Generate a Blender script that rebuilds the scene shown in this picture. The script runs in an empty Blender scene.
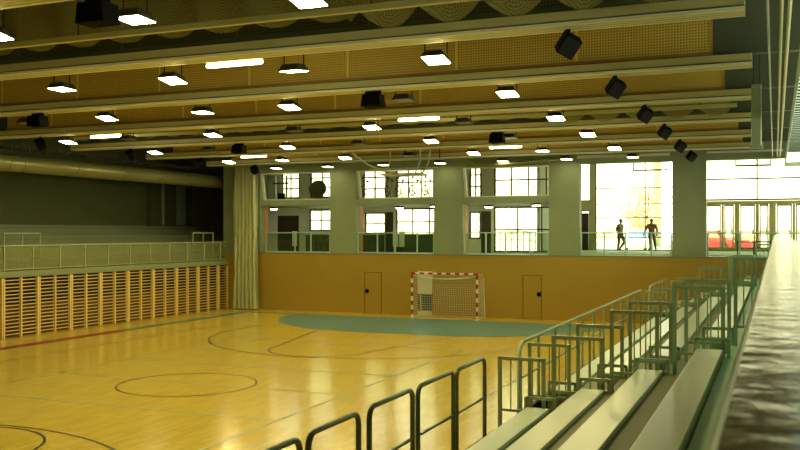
import bpy, bmesh, math, random
from mathutils import Vector, Matrix
random.seed(7)
C = bpy.context.scene.collection
PI = math.pi
# ------------------------------------------------------------------ materials
def lin(c):
    f = lambda v: (v/255/12.92) if v/255 <= .04045 else ((v/255+.055)/1.055)**2.4
    return (f(c[0]), f(c[1]), f(c[2]), 1)
def nodes(name):
    m = bpy.data.materials.new(name); m.use_nodes = True
    nt = m.node_tree; b = nt.nodes['Principled BSDF']
    return m, nt, b
def N(nt, t, **kw):
    n = nt.nodes.new(t)
    for k, v in kw.items(): setattr(n, k, v)
    return n
def mth(nt, op, a, b=None, c=None):
    n = N(nt, 'ShaderNodeMath', operation=op)
    for i, v in enumerate((a, b, c)):
        if v is None: continue
        if isinstance(v, (int, float)): n.inputs[i].default_value = v
        else: nt.links.new(v, n.inputs[i])
    return n.outputs[0]
def mixc(nt, fac, a, b):
    n = N(nt, 'ShaderNodeMix', data_type='RGBA')
    for s, v in ((n.inputs[0], fac), (n.inputs[6], a), (n.inputs[7], b)):
        if isinstance(v, (int, float, tuple)): s.default_value = v
        else: nt.links.new(v, s)
    return n.outputs[2]
def mat(name, rgb, rough=.5, metal=0., var=.12, scale=3., bump=0., spec=.5, stretch=(1,1,1)):
    m, nt, b = nodes(name)
    tc = N(nt, 'ShaderNodeTexCoord'); mp = N(nt, 'ShaderNodeMapping'); mp.inputs['Scale'].default_value = stretch
    nt.links.new(tc.outputs['Object'], mp.inputs['Vector'])
    nz = N(nt, 'ShaderNodeTexNoise'); nz.inputs['Scale'].default_value = scale; nz.inputs['Detail'].default_value = 4
    nt.links.new(mp.outputs[0], nz.inputs['Vector'])
    col = lin(rgb)
    d = tuple(c*(1-var) for c in col[:3])+(1,); l = tuple(min(1, c*(1+var)) for c in col[:3])+(1,)
    nt.links.new(mixc(nt, nz.outputs['Fac'], d, l), b.inputs['Base Color'])
    b.inputs['Roughness'].default_value = rough; b.inputs['Metallic'].default_value = metal
    b.inputs['Specular IOR Level'].default_value = spec
    if bump:
        bp = N(nt, 'ShaderNodeBump'); bp.inputs['Strength'].default_value = bump; bp.inputs['Distance'].default_value = .02
        nt.links.new(nz.outputs['Fac'], bp.inputs['Height']); nt.links.new(bp.outputs[0], b.inputs['Normal'])
    return m
def emit(name, rgb, strength):
    m, nt, b = nodes(name)
    b.inputs['Base Color'].default_value = rgb+(1,); b.inputs['Emission Color'].default_value = rgb+(1,)
    b.inputs['Emission Strength'].default_value = strength
    return m
def glass_mat(name, tint, gloss=.06, rough=.02):
    m = bpy.data.materials.new(name); m.use_nodes = True; nt = m.node_tree; nt.nodes.clear()
    o = N(nt, 'ShaderNodeOutputMaterial'); t = N(nt, 'ShaderNodeBsdfTransparent'); g = N(nt, 'ShaderNodeBsdfGlossy'); mx = N(nt, 'ShaderNodeMixShader')
    t.inputs[0].default_value = tint+(1,); g.inputs['Roughness'].default_value = rough
    f = N(nt, 'ShaderNodeLayerWeight'); f.inputs[0].default_value = .25
    nt.links.new(mth(nt, 'MULTIPLY_ADD', f.outputs['Fresnel'], .6, gloss), mx.inputs[0])
    nt.links.new(t.outputs[0], mx.inputs[1]); nt.links.new(g.outputs[0], mx.inputs[2]); nt.links.new(mx.outputs[0], o.inputs[0])
    return m
def net_mat(name, rgb, cell, wid, coord='UV'):
    m = bpy.data.materials.new(name); m.use_nodes = True; nt = m.node_tree; b = nt.nodes['Principled BSDF']
    b.inputs['Base Color'].default_value = lin(rgb); b.inputs['Roughness'].default_value = .8
    tc = N(nt, 'ShaderNodeTexCoord'); sp = N(nt, 'ShaderNodeSeparateXYZ'); nt.links.new(tc.outputs[coord], sp.inputs[0])
    a = mth(nt, 'LESS_THAN', mth(nt, 'FRACT', mth(nt, 'DIVIDE', sp.outputs[0], cell)), wid)
    c = mth(nt, 'LESS_THAN', mth(nt, 'FRACT', mth(nt, 'DIVIDE', sp.outputs[1], cell)), wid)
    al = mth(nt, 'MAXIMUM', a, c)
    nt.links.new(al, b.inputs['Alpha'])
    return m
def perforated(name, rgb, hole, x0, pitch=2.7, cell=.058):
    m, nt, b = nodes(name)
    tc = N(nt, 'ShaderNodeTexCoord'); sp = N(nt, 'ShaderNodeSeparateXYZ'); nt.links.new(tc.outputs['Object'], sp.inputs[0])
    fx = mth(nt, 'SUBTRACT', mth(nt, 'FRACT', mth(nt, 'DIVIDE', sp.outputs[0], cell)), .5)
    fz = mth(nt, 'SUBTRACT', mth(nt, 'FRACT', mth(nt, 'DIVIDE', sp.outputs[2], cell)), .5)
    r2 = mth(nt, 'ADD', mth(nt, 'MULTIPLY', fx, fx), mth(nt, 'MULTIPLY', fz, fz))
    h = mth(nt, 'LESS_THAN', r2, .075)
    nz = N(nt, 'ShaderNodeTexNoise'); nz.inputs['Scale'].default_value = .8; nt.links.new(tc.outputs['Object'], nz.inputs['Vector'])
    c = lin(rgb); base = mixc(nt, nz.outputs['Fac'], tuple(v*.85 for v in c[:3])+(1,), tuple(v*1.12 for v in c[:3])+(1,))
    j = mth(nt, 'LESS_THAN', mth(nt, 'FRACT', mth(nt, 'DIVIDE', mth(nt, 'ADD', sp.outputs[0], -x0+100*pitch), pitch)), .022)
    h = mth(nt, 'MULTIPLY', h, mth(nt, 'SUBTRACT', 1., j))
    c1 = mixc(nt, h, base, lin(hole)); c2 = mixc(nt, j, c1, tuple(min(1, v*1.35) for v in c[:3])+(1,))
    nt.links.new(c2, b.inputs['Base Color']); b.inputs['Roughness'].default_value = .55
    return m
def floor_mat():
    m, nt, b = nodes('sports_parquet')
    tc = N(nt, 'ShaderNodeTexCoord'); mp = N(nt, 'ShaderNodeMapping'); nt.links.new(tc.outputs['Object'], mp.inputs['Vector'])
    mp.inputs['Rotation'].default_value = (0, 0, PI/2)
    bk = N(nt, 'ShaderNodeTexBrick'); nt.links.new(mp.outputs[0], bk.inputs['Vector'])
    bk.inputs['Color1'].default_value = (.73, .535, .075, 1); bk.inputs['Color2'].default_value = (.60, .425, .05, 1); bk.inputs['Mortar'].default_value = (.56, .36, .045, 1)
    bk.inputs['Scale'].default_value = 1; bk.inputs['Brick Width'].default_value = .55; bk.inputs['Row Height'].default_value = .11; bk.inputs['Mortar Size'].default_value = .003
    nz = N(nt, 'ShaderNodeTexNoise'); nz.inputs['Scale'].default_value = .25; nt.links.new(tc.outputs['Object'], nz.inputs['Vector'])
    c = mixc(nt, mth(nt, 'MULTIPLY', nz.outputs['Fac'], .25), bk.outputs['Color'], (.76, .55, .10, 1))
    nt.links.new(c, b.inputs['Base Color']); b.inputs['Roughness'].default_value = .17
    b.inputs['Specular IOR Level'].default_value = .8
    n2 = N(nt, 'ShaderNodeTexNoise'); n2.inputs['Scale'].default_value = 2.2; nt.links.new(tc.outputs['Object'], n2.inputs['Vector'])
    bp = N(nt, 'ShaderNodeBump'); bp.inputs['Strength'].default_value = .10; bp.inputs['Distance'].default_value = .03
    nt.links.new(n2.outputs['Fac'], bp.inputs['Height']); nt.links.new(bp.outputs[0], b.inputs['Normal'])
    return m
M = dict(
 floor=floor_mat(), black_line=mat('black_court_line', (38,26,8), .35), blue_line=mat('pale_blue_court_line', (158,170,128), .4),
 goal_area=mat('teal_goal_area_paint', (92,140,138), .3, scale=.6), red=mat('red_court_paint', (150,58,20), .4), teal_stripe=mat('teal_court_paint', (80,132,100), .35),
 brown=mat('ochre_wall_panel', (170,138,44), .55, scale=.7, var=.1), pillar=mat('grey_green_plaster', (138,148,110), .7, scale=1.5),
 plaster=mat('dim_grey_plaster', (90,92,44), .8), white=mat('white_plaster', (222,224,208), .7), cream=mat('cream_wall', (176,178,146), .7),
 roof=mat('dark_roof_deck', (52,50,28), .8), beam=mat('painted_beam', (206,200,130), .5, scale=1, stretch=(.3,4,4)), web=mat('dark_green_beam_web', (92,96,58), .7),
 beam_lit=mat('bounce_lit_soffit', (250,248,208), .45, stretch=(.3,6,4)), concrete=mat('grey_concrete', (84,90,64), .8, scale=2),  # beam underside paler than the beam: floor bounce painted into its colour
 panel=perforated('perforated_plywood', (236,202,92), (158,126,44), -1.22), panel_frame=mat('plywood_edge', (196,146,62), .5),
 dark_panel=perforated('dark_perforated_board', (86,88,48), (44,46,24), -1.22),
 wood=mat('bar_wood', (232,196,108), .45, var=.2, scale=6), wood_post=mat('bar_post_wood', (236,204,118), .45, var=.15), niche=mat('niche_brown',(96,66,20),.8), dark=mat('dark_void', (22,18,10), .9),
 galv=mat('grey_green_steel', (168,180,142), .38, .35), dark_steel=mat('dark_green_steel', (116,122,80), .35, .3), teal_steel=mat('pale_teal_steel', (164,198,172), .4, .05),
 bench=mat('grey_green_bench_top', (212,220,198), .28, var=.06, scale=1.2), bench_side=mat('grey_bench_edge', (178,200,172), .5), tread=mat('dark_bleacher_tread', (122,120,84), .6), riser=mat('bleacher_riser', (124,128,100), .6),
 walkway=mat('teal_walkway', (186,236,210), .4, var=.06),
 rail_white=mat('pale_steel_rail', (200,206,180), .4, .1), duct=mat('duct_metal', (140,136,84), .3, .3, var=.08), housing=mat('dark_lamp_housing', (62,60,36), .5), black=mat('black_plastic', (5,5,4), .8, spec=.1), cable=mat('black_cable', (24,22,14), .6),
 lamp=emit('floodlight_lens', (1.0,.88,.36), 150), lamp_low=emit('floodlight_lens_dim', (1.0,.92,.5), 22), tube=emit('fluorescent_tube', (1.0,.95,.6), 22), off=mat('unlit_lens', (96,94,62), .3),
 curtain=mat('white_curtain_cloth', (188,188,134), .85, var=.06), dark_curtain=mat('dark_divider_cloth', (84,84,44), .9),
 net=net_mat('goal_net_cord', (205,200,165), .11, .17), div_net=net_mat('divider_net_cord', (164,156,84), .052, .5),
 goal_white=mat('goal_white', (232,228,205), .4), goal_red=mat('goal_red', (176,40,24), .4),
 glass=glass_mat('clear_glass', (.93,.97,.92)), rail_glass=glass_mat('green_tinted_glass', (.86,.93,.82), .05), left_glass=None,
 frame=mat('window_frame', (170,162,112), .5), dframe=mat('dark_window_frame', (66,60,34), .5), door=mat('dark_brown_door', (52,34,22), .6), orange=mat('orange_wood_jamb', (196,122,8), .5),
 parapet=None, tier=mat('gallery_tier', (138,142,98), .7), tier_riser=mat('gallery_riser', (126,130,92), .7), asphalt=mat('street', (190,188,176), .9), facade=mat('pale_facade', (222,212,184), .8), facade_win=mat('facade_window', (190,178,138), .4),
 leaf=mat('autumn_leaf', (212,158,98), .8, var=.4, scale=2), bark=mat('bark', (86,66,40), .9), car_red=mat('red_car_paint', (190,44,30), .25), car_white=mat('white_car_paint', (225,228,226), .25), car_orange=mat('brick_red_paint', (196,132,92), .3), car_glass=mat('car_glass', (120,150,190), .1), tyre=mat('tyre', (24,24,22), .8),
 skin=mat('skin', (112,78,52), .6), jacket=mat('olive_jacket', (40,36,22), .8), jacket2=mat('dark_jacket', (30,28,16), .8), jeans=mat('dark_trousers', (36,38,28), .8), hair=mat('dark_hair', (28,20,12), .7),
 hedge=mat('dark_green_planter', (70,86,48), .9), paper=mat('white_board', (226,224,190), .6), green_board=mat('dark_green_board', (54,70,38), .7), louver=None)
def parapet_mat():
    m, nt, b = nodes('varnished_parapet_wood')
    tc = N(nt, 'ShaderNodeTexCoord'); mp = N(nt, 'ShaderNodeMapping'); mp.inputs['Scale'].default_value = (9, 9, 9); nt.links.new(tc.outputs['Object'], mp.inputs['Vector'])
    nz = N(nt, 'ShaderNodeTexNoise'); nz.inputs['Scale'].default_value = 1.6; nz.inputs['Detail'].default_value = 5; nt.links.new(mp.outputs[0], nz.inputs['Vector'])
    nt.links.new(mixc(nt, nz.outputs['Fac'], lin((66,50,14)), lin((124,100,38))), b.inputs['Base Color'])
    b.inputs['Roughness'].default_value = .15; b.inputs['Specular IOR Level'].default_value = .4
    bp = N(nt, 'ShaderNodeBump'); bp.inputs['Strength'].default_value = .22; bp.inputs['Distance'].default_value = .02
    nt.links.new(nz.outputs['Fac'], bp.inputs['Height']); nt.links.new(bp.outputs[0], b.inputs['Normal'])
    return m
M['parapet'] = parapet_mat()
def milky(name,tint,dif,f):
    m=bpy.data.materials.new(name); m.use_nodes=True; nt=m.node_tree; nt.nodes.clear()
    o=N(nt,'ShaderNodeOutputMaterial'); t=N(nt,'ShaderNodeBsdfTransparent'); d=N(nt,'ShaderNodeBsdfDiffuse'); mx=N(nt,'ShaderNodeMixShader')
    t.inputs[0].default_value=tint+(1,); d.inputs[0].default_value=lin(dif); mx.inputs[0].default_value=f
    nt.links.new(t.outputs[0],mx.inputs[1]); nt.links.new(d.outputs[0],mx.inputs[2]); nt.links.new(mx.outputs[0],o.inputs[0]); return m
M['left_glass']=milky('milky_rail_glass',(.9,.93,.78),(164,164,118),.30)
M['rail_olive']=mat('pale_olive_rail',(168,172,122),.5)
# ------------------------------------------------------------------ helpers
class MB:
    def __init__(s): s.v=[]; s.f=[]; s.m=[]; s.uv={}
    def quad(s, pts, mi=0):
        k=len(s.v); s.v+= [tuple(p) for p in pts]; s.f.append(tuple(range(k,k+len(pts)))); s.m.append(mi); return s
    def box(s, x0,x1,y0,y1,z0,z1, mi=0, T=None):
        k=len(s.v); P=[(x,y,z) for x in (x0,x1) for y in (y0,y1) for z in (z0,z1)]
        if T is not None: P=[tuple(T@Vector(p)) for p in P]
        s.v+=P
        for f in ((0,1,3,2),(4,6,7,5),(0,4,5,1),(2,3,7,6),(0,2,6,4),(1,5,7,3)): s.f.append(tuple(k+i for i in f)); s.m.append(mi)
        return s
    def bar(s, a, b, w, h=None, mi=0):            # rectangular bar between two points
        a=Vector(a); b=Vector(b); h=h or w; d=(b-a); L=d.length; q=d.to_track_quat('Z','Y').to_matrix().to_4x4(); q.translation=a
        return s.box(-w/2,w/2,-h/2,h/2,0,L,mi,q)
    def tube(s, pts, r, n=8, mi=0, cap=True):
        pts=[Vector(p) for p in pts]; k=len(s.v); m=len(pts); rs = r if isinstance(r,(list,tuple)) else [r]*m
        up=None
        for i,p in enumerate(pts):
            t=(pts[min(i+1,m-1)]-pts[max(i-1,0)]).normalized()
            if up is None: up=Vector((0,0,1)) if abs(t.z)<.9 else Vector((1,0,0))
            x=t.cross(up)
            if x.length<1e-4: x=t.cross(Vector((0,1,0)))
            x.normalize(); y=x.cross(t).normalized(); up=y
            for j in range(n):
                a=2*PI*j/n; s.v.append(tuple(p+x*math.cos(a)*rs[i]+y*math.sin(a)*rs[i]))
        for i in range(m-1):
            for j in range(n): s.f.append((k+i*n+j,k+i*n+(j+1)%n,k+(i+1)*n+(j+1)%n,k+(i+1)*n+j)); s.m.append(mi)
        if cap: s.f.append(tuple(k+j for j in range(n))[::-1]); s.f.append(tuple(k+(m-1)*n+j for j in range(n))); s.m+=[mi,mi]
        return s
    def prism(s, poly, axis, a, b, mi=0):         # polygon of 2D points extruded along an axis
        put={'x':lambda u,v,t:(t,u,v),'y':lambda u,v,t:(u,t,v),'z':lambda u,v,t:(u,v,t)}[axis]
        k=len(s.v); n=len(poly)
        s.v+=[put(u,v,a) for u,v in poly]+[put(u,v,b) for u,v in poly]
        s.f.append(tuple(range(k,k+n))); s.f.append(tuple(range(k+n,k+2*n))[::-1]); s.m+=[mi,mi]
        for i in range(n): s.f.append((k+i,k+(i+1)%n,k+n+(i+1)%n,k+n+i)); s.m.append(mi)
        return s
    def sphere(s, c, r, nu=12, nv=8, mi=0, sc=(1,1,1)):
        k=len(s.v)
        for i in range(nv+1):
            t=PI*i/nv
            for j in range(nu):
                a=2*PI*j/nu; s.v.append((c[0]+r*sc[0]*math.sin(t)*math.cos(a),c[1]+r*sc[1]*math.sin(t)*math.sin(a),c[2]+r*sc[2]*math.cos(t)))
        for i in range(nv):
            for j in range(nu): s.f.append((k+i*nu+j,k+(i+1)*nu+j,k+(i+1)*nu+(j+1)%nu,k+i*nu+(j+1)%nu)); s.m.append(mi)
        return s
    def build(s, name, mats, parent=None, local=False, smooth=False, bevel=0, uv=None):
        me=bpy.data.meshes.new(name); off=Vector((0,0,0))
        if parent is not None and not local: off=base_of(parent)
        me.from_pydata([tuple(Vector(v)-off) for v in s.v],[],s.f)
        for mm in (mats if isinstance(mats,(list,tuple)) else [mats]): me.materials.append(M[mm] if isinstance(mm,str) else mm)
        me.polygons.foreach_set('material_index',s.m)
        if uv:
            l=me.uv_layers.new(name='UVMap')
            for lp in me.loops: l.data[lp.index].uv=uv[lp.vertex_index]
        bm=bmesh.new(); bm.from_mesh(me); bmesh.ops.recalc_face_normals(bm, faces=bm.faces)
        if bevel: bmesh.ops.bevel(bm, geom=list(bm.edges), offset=bevel, segments=2, affect='EDGES', profile=.5, clamp_overlap=True)
        if smooth:
            for f in bm.faces: f.smooth=True
            for e in bm.edges:
                if len(e.link_faces)==2 and e.calc_face_angle(0)>.7: e.smooth=False
        bm.to_mesh(me); bm.free()
        o=bpy.data.objects.new(name,me); C.objects.link(o)
        if parent is not None: o.parent=parent
        return o
def base_of(o):
    v=Vector((0,0,0))
    while o is not None: v+=o.location; o=o.parent
    return v
def tag(o,label,cat,group=None):
    o['label']=label; o['category']=cat
    if group: o['group']=group
    return o
def thing(name,label,cat,loc=(0,0,0),rz=0,group=None):
    o=bpy.data.objects.new(name,None); C.objects.link(o); o.location=loc; o.rotation_euler=(0,0,rz); o.empty_display_size=.1
    return tag(o,label,cat,group)
def struct(name,mb,mats,**k):
    o=mb.build(name,mats,**k); o['kind']='structure'; return o
def copy_tree(o,parent=None):
    c=o.copy(); C.objects.link(c)
    if parent is not None: c.parent=parent
    for ch in o.children: copy_tree(ch,c)
    return c
ORD=['nearest','second','third','fourth','fifth','sixth','seventh','eighth','ninth','tenth','eleventh','twelfth']
GE=43.6; W=39.4; FL=2.84; LX=-26.0
# ------------------------------------------------------------------ floor with its court lines
f=MB().quad([(-26.6,-6,0),(5,-6,0),(5,W,0),(-26.6,W,0)],0)
def strip(pts,w,mi,z,closed=False):
    n=len(pts); L=[];R=[]
    for i,p in enumerate(pts):
        a=pts[(i-1)%n] if (closed or i>0) else p; b=pts[(i+1)%n] if (closed or i<n-1) else p
        dx,dy=b[0]-a[0],b[1]-a[1]; l=math.hypot(dx,dy) or 1; nx,ny=-dy/l*w/2,dx/l*w/2
        L.append((p[0]+nx,p[1]+ny,z)); R.append((p[0]-nx,p[1]-ny,z))
    for i in range(n if closed else n-1):
        j=(i+1)%n; f.quad([R[i],R[j],L[j],L[i]],mi)
def arc(cx,cy,r,a0,a1,n=48): return [(cx+r*math.cos(math.radians(a0+(a1-a0)*i/n)),cy+r*math.sin(math.radians(a0+(a1-a0)*i/n))) for i in range(n+1)]
CX=-13.9; CY=19.2
gl=37.75; gx=-13.62
d=arc(gx-1.5,gl,6,180,270,30)+arc(gx+1.5,gl,6,270,360,30)
f.quad([(x,y,.004) for x,y in d],2)
strip(arc(CX,CY,1.75,0,360)[:-1],.048,1,.006,True)
for sgn in (1,-1):
    by=CY+sgn*13.1; fy=CY+sgn*7.4; ay=CY+sgn*11.5
    a0,a1=(180,360) if sgn>0 else (180,0)
    strip([(CX-6,by)]+arc(CX,ay,6.0,a0,a1)+[(CX+6,by)],.055,1,.006)
    strip([(CX-3,by)]+arc(CX,fy,1.75,a0,a1)+[(CX+3,by)],.055,1,.006)
    strip([(CX-7.6,by),(CX+7.6,by)],.04,1,.006)
for sx in (-1,1): strip([(CX+sx*7.6,CY-13.1),(CX+sx*7.6,CY+13.1)],.035,1,.006)
for sx in (-1,1): strip([(CX+sx*4.4,10.2),(CX+sx*4.4,28.2)],.05,3,.005)
for y in (10.2,16.2,19.38,22.4,28.2): strip([(CX-4.4,y),(CX+4.4,y)],.05,3,.005)
strip([(-23.85,0),(-23.85,28.6)],.55,4,.004); strip([(-23.85,28.6),(-23.85,37.6)],.5,5,.004); strip([(-24.0,37.72),(-20.3,37.72)],.2,5,.005)
struct('floor',f,['floor','black_line','goal_area','blue_line','red','teal_stripe'])
wn=[0]
# ------------------------------------------------------------------ far wall
OPEN=[(-24.1,-20.13),(-18.72,-14.7),(-13.3,-9.26),(-7.9,-4.0),(-2.64,4.6)]
w=MB().box(-26.3,5,W,W+.4,0,FL); struct('wall_far',w,'brown')
px=-26.3; pil=[]
for a,b in OPEN: pil.append((px,a)); px=b
for i,(a,b) in enumerate(pil):
    struct('wall_pillar',MB().box(a,b,W,W+.4,FL,6.88),'pillar')
struct('wall_lintel',MB().box(-26.3,5,W,W+.4,6.88,9.3),'pillar')
for i,(a,b) in enumerate(OPEN[:3]):
    struct('trim_jamb',MB().box(a-.15,a,W+.42,W+.78,FL,5.2),'orange')
# sill strip along the top of the brown wall
struct('trim_sill',MB().box(-25.6,5,W-.03,W+.06,FL-.02,FL+.03),'riser')
# mezzanine behind the left three openings, lobby behind the right two
BK=43.6; GZ=52.6
struct('floor_lobby',MB().box(-26.3,8,W+.4,GZ+.4,FL-.3,FL),'cream')
struct('ceiling_lobby',MB().box(-10.9,8,W+.4,GZ+.6,8.05,8.3),'cream')
struct('ceiling_fitness_room',MB().box(-26.3,-9.15,W+.4,BK+.3,7.45,7.6),'cream')
struct('floor_fitness_room',MB().box(-26.3,-9.1,W+.05,BK+.2,5.22,5.5),'pillar')
struct('wall_lobby_side',MB().box(-10.9,-10.75,BK+.2,GZ,FL,8.1),'cream')
struct('wall_fitness_side',MB().box(-9.2,-9.1,W+.4,BK+.22,5.22,8.1),'cream')
struct('wall_corridor_end',MB().box(-26.3,-26.15,W+.4,BK,FL,7.5),'cream')
mb=MB().box(7.9,8.1,-6,GZ+.4,FL-.3,3.6).box(7.9,8.1,-6,GZ+.4,6.6,6.72)
for y in range(-6,53,5): mb.box(7.9,8.1,y,y+.7,3.6,6.6)
struct('wall_lobby_right',mb,'cream')
for y in range(-6,50,5):  # unseen side windows, added to let daylight onto the beams and benches
    wn[0]+=1; o=struct(f'window_{40+(y+6)//5}',MB().box(7.95,8.05,y+.7,y+.78,3.6,6.6).box(7.95,8.05,y+4.92,y+5,3.6,6.6).box(7.95,8.05,y+2.8,y+2.88,3.6,6.6).box(7.95,8.05,y+.7,y+5,3.6,3.68).box(7.95,8.05,y+.7,y+5,6.52,6.6),'frame')
    MB().box(7.99,8.0,y+.78,y+4.92,3.68,6.52).build('pane','glass',o)
# outer wall of the corridor with window holes (lower) and the fitness room (upper)
def holed(x0,x1,z0,z1,holes,y0,y1):
    mb=MB(); xs=sorted({x0,x1}|{h[0] for h in holes}|{h[1] for h in holes}); zs=sorted({z0,z1}|{h[2] for h in holes}|{h[3] for h in holes})
    for i in range(len(xs)-1):
        for j in range(len(zs)-1):
            cx,cz=(xs[i]+xs[i+1])/2,(zs[j]+zs[j+1])/2
            if any(h[0]<cx<h[1] and h[2]<cz<h[3] for h in holes): continue
            mb.box(xs[i],xs[i+1],y0,y1,zs[j],zs[j+1])
    return mb
LOW=[(-23.55,-22.15,3.95,5.12),(-20.2,-19.0,3.8,4.93),(-18.4,-15.6,3.72,5.14),(-14.35,-13.75,3.55,4.93),(-13.05,-9.4,FL+.05,5.16)]
UP=[(-25.3,-24.15,5.75,7.4),(-23.5,-22.0,5.75,7.4),(-20.3,-18.95,5.6,7.4),(-18.4,-15.6,5.6,7.4),(-14.35,-13.7,5.6,7.4),(-13.05,-9.5,5.6,7.4)]
struct('wall_corridor_back',holed(-26.3,-9.1,FL,8.3,LOW+UP,BK,BK+.22),'white')
def window(x0,x1,z0,z1,y,nx=2,nz=2,fw=.05,fm='frame',extra=()):
    wn[0]+=1
    fr=MB(); fr.box(x0,x0+fw,y-.03,y+.05,z0,z1).box(x1-fw,x1,y-.03,y+.05,z0,z1).box(x0,x1,y-.03,y+.05,z0,z0+fw).box(x0,x1,y-.03,y+.05,z1-fw,z1)
    for i in range(1,nx): X=x0+(x1-x0)*i/nx; fr.box(X-fw*.4,X+fw*.4,y-.02,y+.04,z0,z1)
    for i in range(1,nz): Z=z0+(z1-z0)*i/nz; fr.box(x0,x1,y-.02,y+.04,Z-fw*.4,Z+fw*.4)
    for e in extra: fr.box(*e)
    o=struct(f'window_{wn[0]}',fr,fm)
    g=MB().box(x0+fw,x1-fw,y+.005,y+.013,z0+fw,z1-fw).build('pane','glass',o)
    return o
for a,b,z0,z1 in LOW: window(a,b,z0,z1,BK+.05,1 if b-a<1.3 else (2 if b-a<2 else 3),1 if b-a<1 else 2,.075,'dframe')
for a,b,z0,z1 in UP: window(a,b,z0,z1,BK+.05,2 if b-a<1 else (2 if b-a<2 else 4),3 if b-a<2 else 2,.085,'dframe')
# dark doors in the corridor
def door(n,x0,x1,z0,z1,y,m,hx,hz):
    o=struct(f'door_{n}',MB().box(x0,x1,y-.06,y-.005,z0,z1),m)
    MB().box(hx-.05,hx+.05,y-.12,y-.06,hz-.05,hz+.05).build('door_handle','black',o); return o
door(1,-25.5,-24.2,FL,4.8,BK,'door',-24.35,3.85)
door(2,-18.95,-18.55,FL,4.95,BK,'dframe',-18.62,3.85)
door(3,-13.7,-13.2,FL,4.95,BK,'dframe',-13.28,3.85)
# flush doors in the brown wall
for n,(a,b,hx,hz) in enumerate(((-18.24,-17.4,-18.12,1.06),(-10.42,-9.62,-9.7,1.13))):
    mb=MB().box(a,b,W-.012,W-.001,.03,1.94)
    mb.box(a-.03,a-.006,W-.016,W,0,1.97,1).box(b+.006,b+.03,W-.016,W,0,1.97,1).box(a-.03,b+.03,W-.016,W,1.95,1.97,1)
    o=struct(f'door_{4+n}',mb,['brown','niche'])
    MB().box(hx-.09,hx+.09,W-.07,W-.012,hz-.09,hz+.09).build('door_handle','black',o,bevel=.02)
# inclined glazing of the fitness room
for i,(a,b) in enumerate(OPEN[:3]):
    fr=MB(); t,bt=(W+.06,6.86),(W+.38,5.5)
    fr.bar((b-.04,t[0],t[1]),(b-.04,bt[0],bt[1]),.05).bar((a+.07,t[0],t[1]),(a+.07,bt[0],bt[1]),.12)  # left bar widened and white to look sunlit
    fr.bar((a,t[0],t[1]-.03),(b,t[0],t[1]-.03),.06).bar((a,bt[0],bt[1]+.03),(b,bt[0],bt[1]+.03),.06)
    wn[0]+=1; o=struct(f'window_{wn[0]}',fr,'goal_white')
    MB().quad([(a+.08,t[0],t[1]-.03),(b-.08,t[0],t[1]-.03),(b-.08,bt[0],bt[1]+.03),(a+.08,bt[0],bt[1]+.03)]).build('pane','glass',o)
# lobby street glazing : frames, doors, transoms
struct('wall_lobby_pier',MB().box(-9.9,-9.62,GZ-.1,GZ+.3,FL,8.05).box(-10.75,-10.5,GZ-.1,GZ+.3,FL,8.05).box(-10.5,-9.9,GZ-.1,GZ+.3,5.2,5.7),'frame')
window(-10.5,-9.9,5.7,8.0,GZ,1,3,.06)
window(-10.5,-9.9,FL,5.2,GZ,1,1,.1)
dd=struct('door_20',MB().box(-10.38,-10.0,GZ-.12,GZ-.05,FL,5.0),'door'); MB().box(-10.1,-10.04,GZ-.17,GZ-.12,3.8,3.95).build('door_handle','black',dd)
window(-9.62,-4.0,FL,8.0,GZ,2,1,.06,'dframe',[(-9.62,-4.0,GZ-.03,GZ+.04,z-.022,z+.022) for z in (3.6,4.72,5.5,6.42)])
ov=struct('window_30',MB().box(-7.45,-7.39,GZ-.35,GZ-.3,7.35,7.95).box(-5.62,-5.56,GZ-.35,GZ-.3,7.35,7.95).box(-7.45,-5.56,GZ-.36,GZ-.3,7.35,7.43),'dframe'); MB().box(-7.39,-5.62,GZ-.34,GZ-.33,7.43,7.95).build('pane','glass',ov)
struct('wall_lobby_mullion',MB().box(-4.0,-3.6,GZ-.1,GZ+.2,FL,8.05),'frame')
window(-3.6,4.5,5.62,8.0,GZ,3,2,.1,'dframe')
ov=struct('window_31',MB().box(-2.0,-1.94,GZ-.35,GZ-.3,7.45,7.95).box(-.24,-.18,GZ-.35,GZ-.3,7.45,7.95).box(-2.0,-.18,GZ-.36,GZ-.3,7.45,7.55),'dframe'); MB().box(-1.94,-.24,GZ-.34,GZ-.33,7.55,7.95).build('pane','glass',ov)
struct('trim_transom',MB().box(-3.6,4.5,GZ-.12,GZ+.1,5.42,5.6),'frame')
mull=[(-2.72,-2.6),(-2.05,-1.78),(-.98,-.8),(-.3,.05),(.86,1.0),(1.9,2.0),(2.9,3.0)]
mb=MB()
for a,b in mull: mb.box(a,b,GZ-.1,GZ+.1,FL,5.42)
mb.box(-3.6,4.5,GZ-.08,GZ+.06,FL,FL+.22)
struct('trim_door_frame',mb,'frame')
for n,(a,b) in enumerate(((-3.55,-2.75),(-2.58,-2.08),(-1.76,-1.0),(-.78,-.32),(.08,.84),(1.02,1.88))):
    fr=MB().box(a,a+.07,GZ-.03,GZ+.03,FL+.22,5.42).box(b-.07,b,GZ-.03,GZ+.03,FL+.22,5.42).box(a,b,GZ-.03,GZ+.03,3.92,3.98).box(a,b,GZ-.03,GZ+.03,5.3,5.42)
    o=struct(f'door_{10+n}',fr,'frame'); MB().box(a+.07,b-.07,GZ-.005,GZ+.005,FL+.22,5.3).build('pane','glass',o)
    MB().box(b-.13,b-.09,GZ-.09,GZ-.03,3.7,4.2).build('door_handle','black',o)
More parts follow.
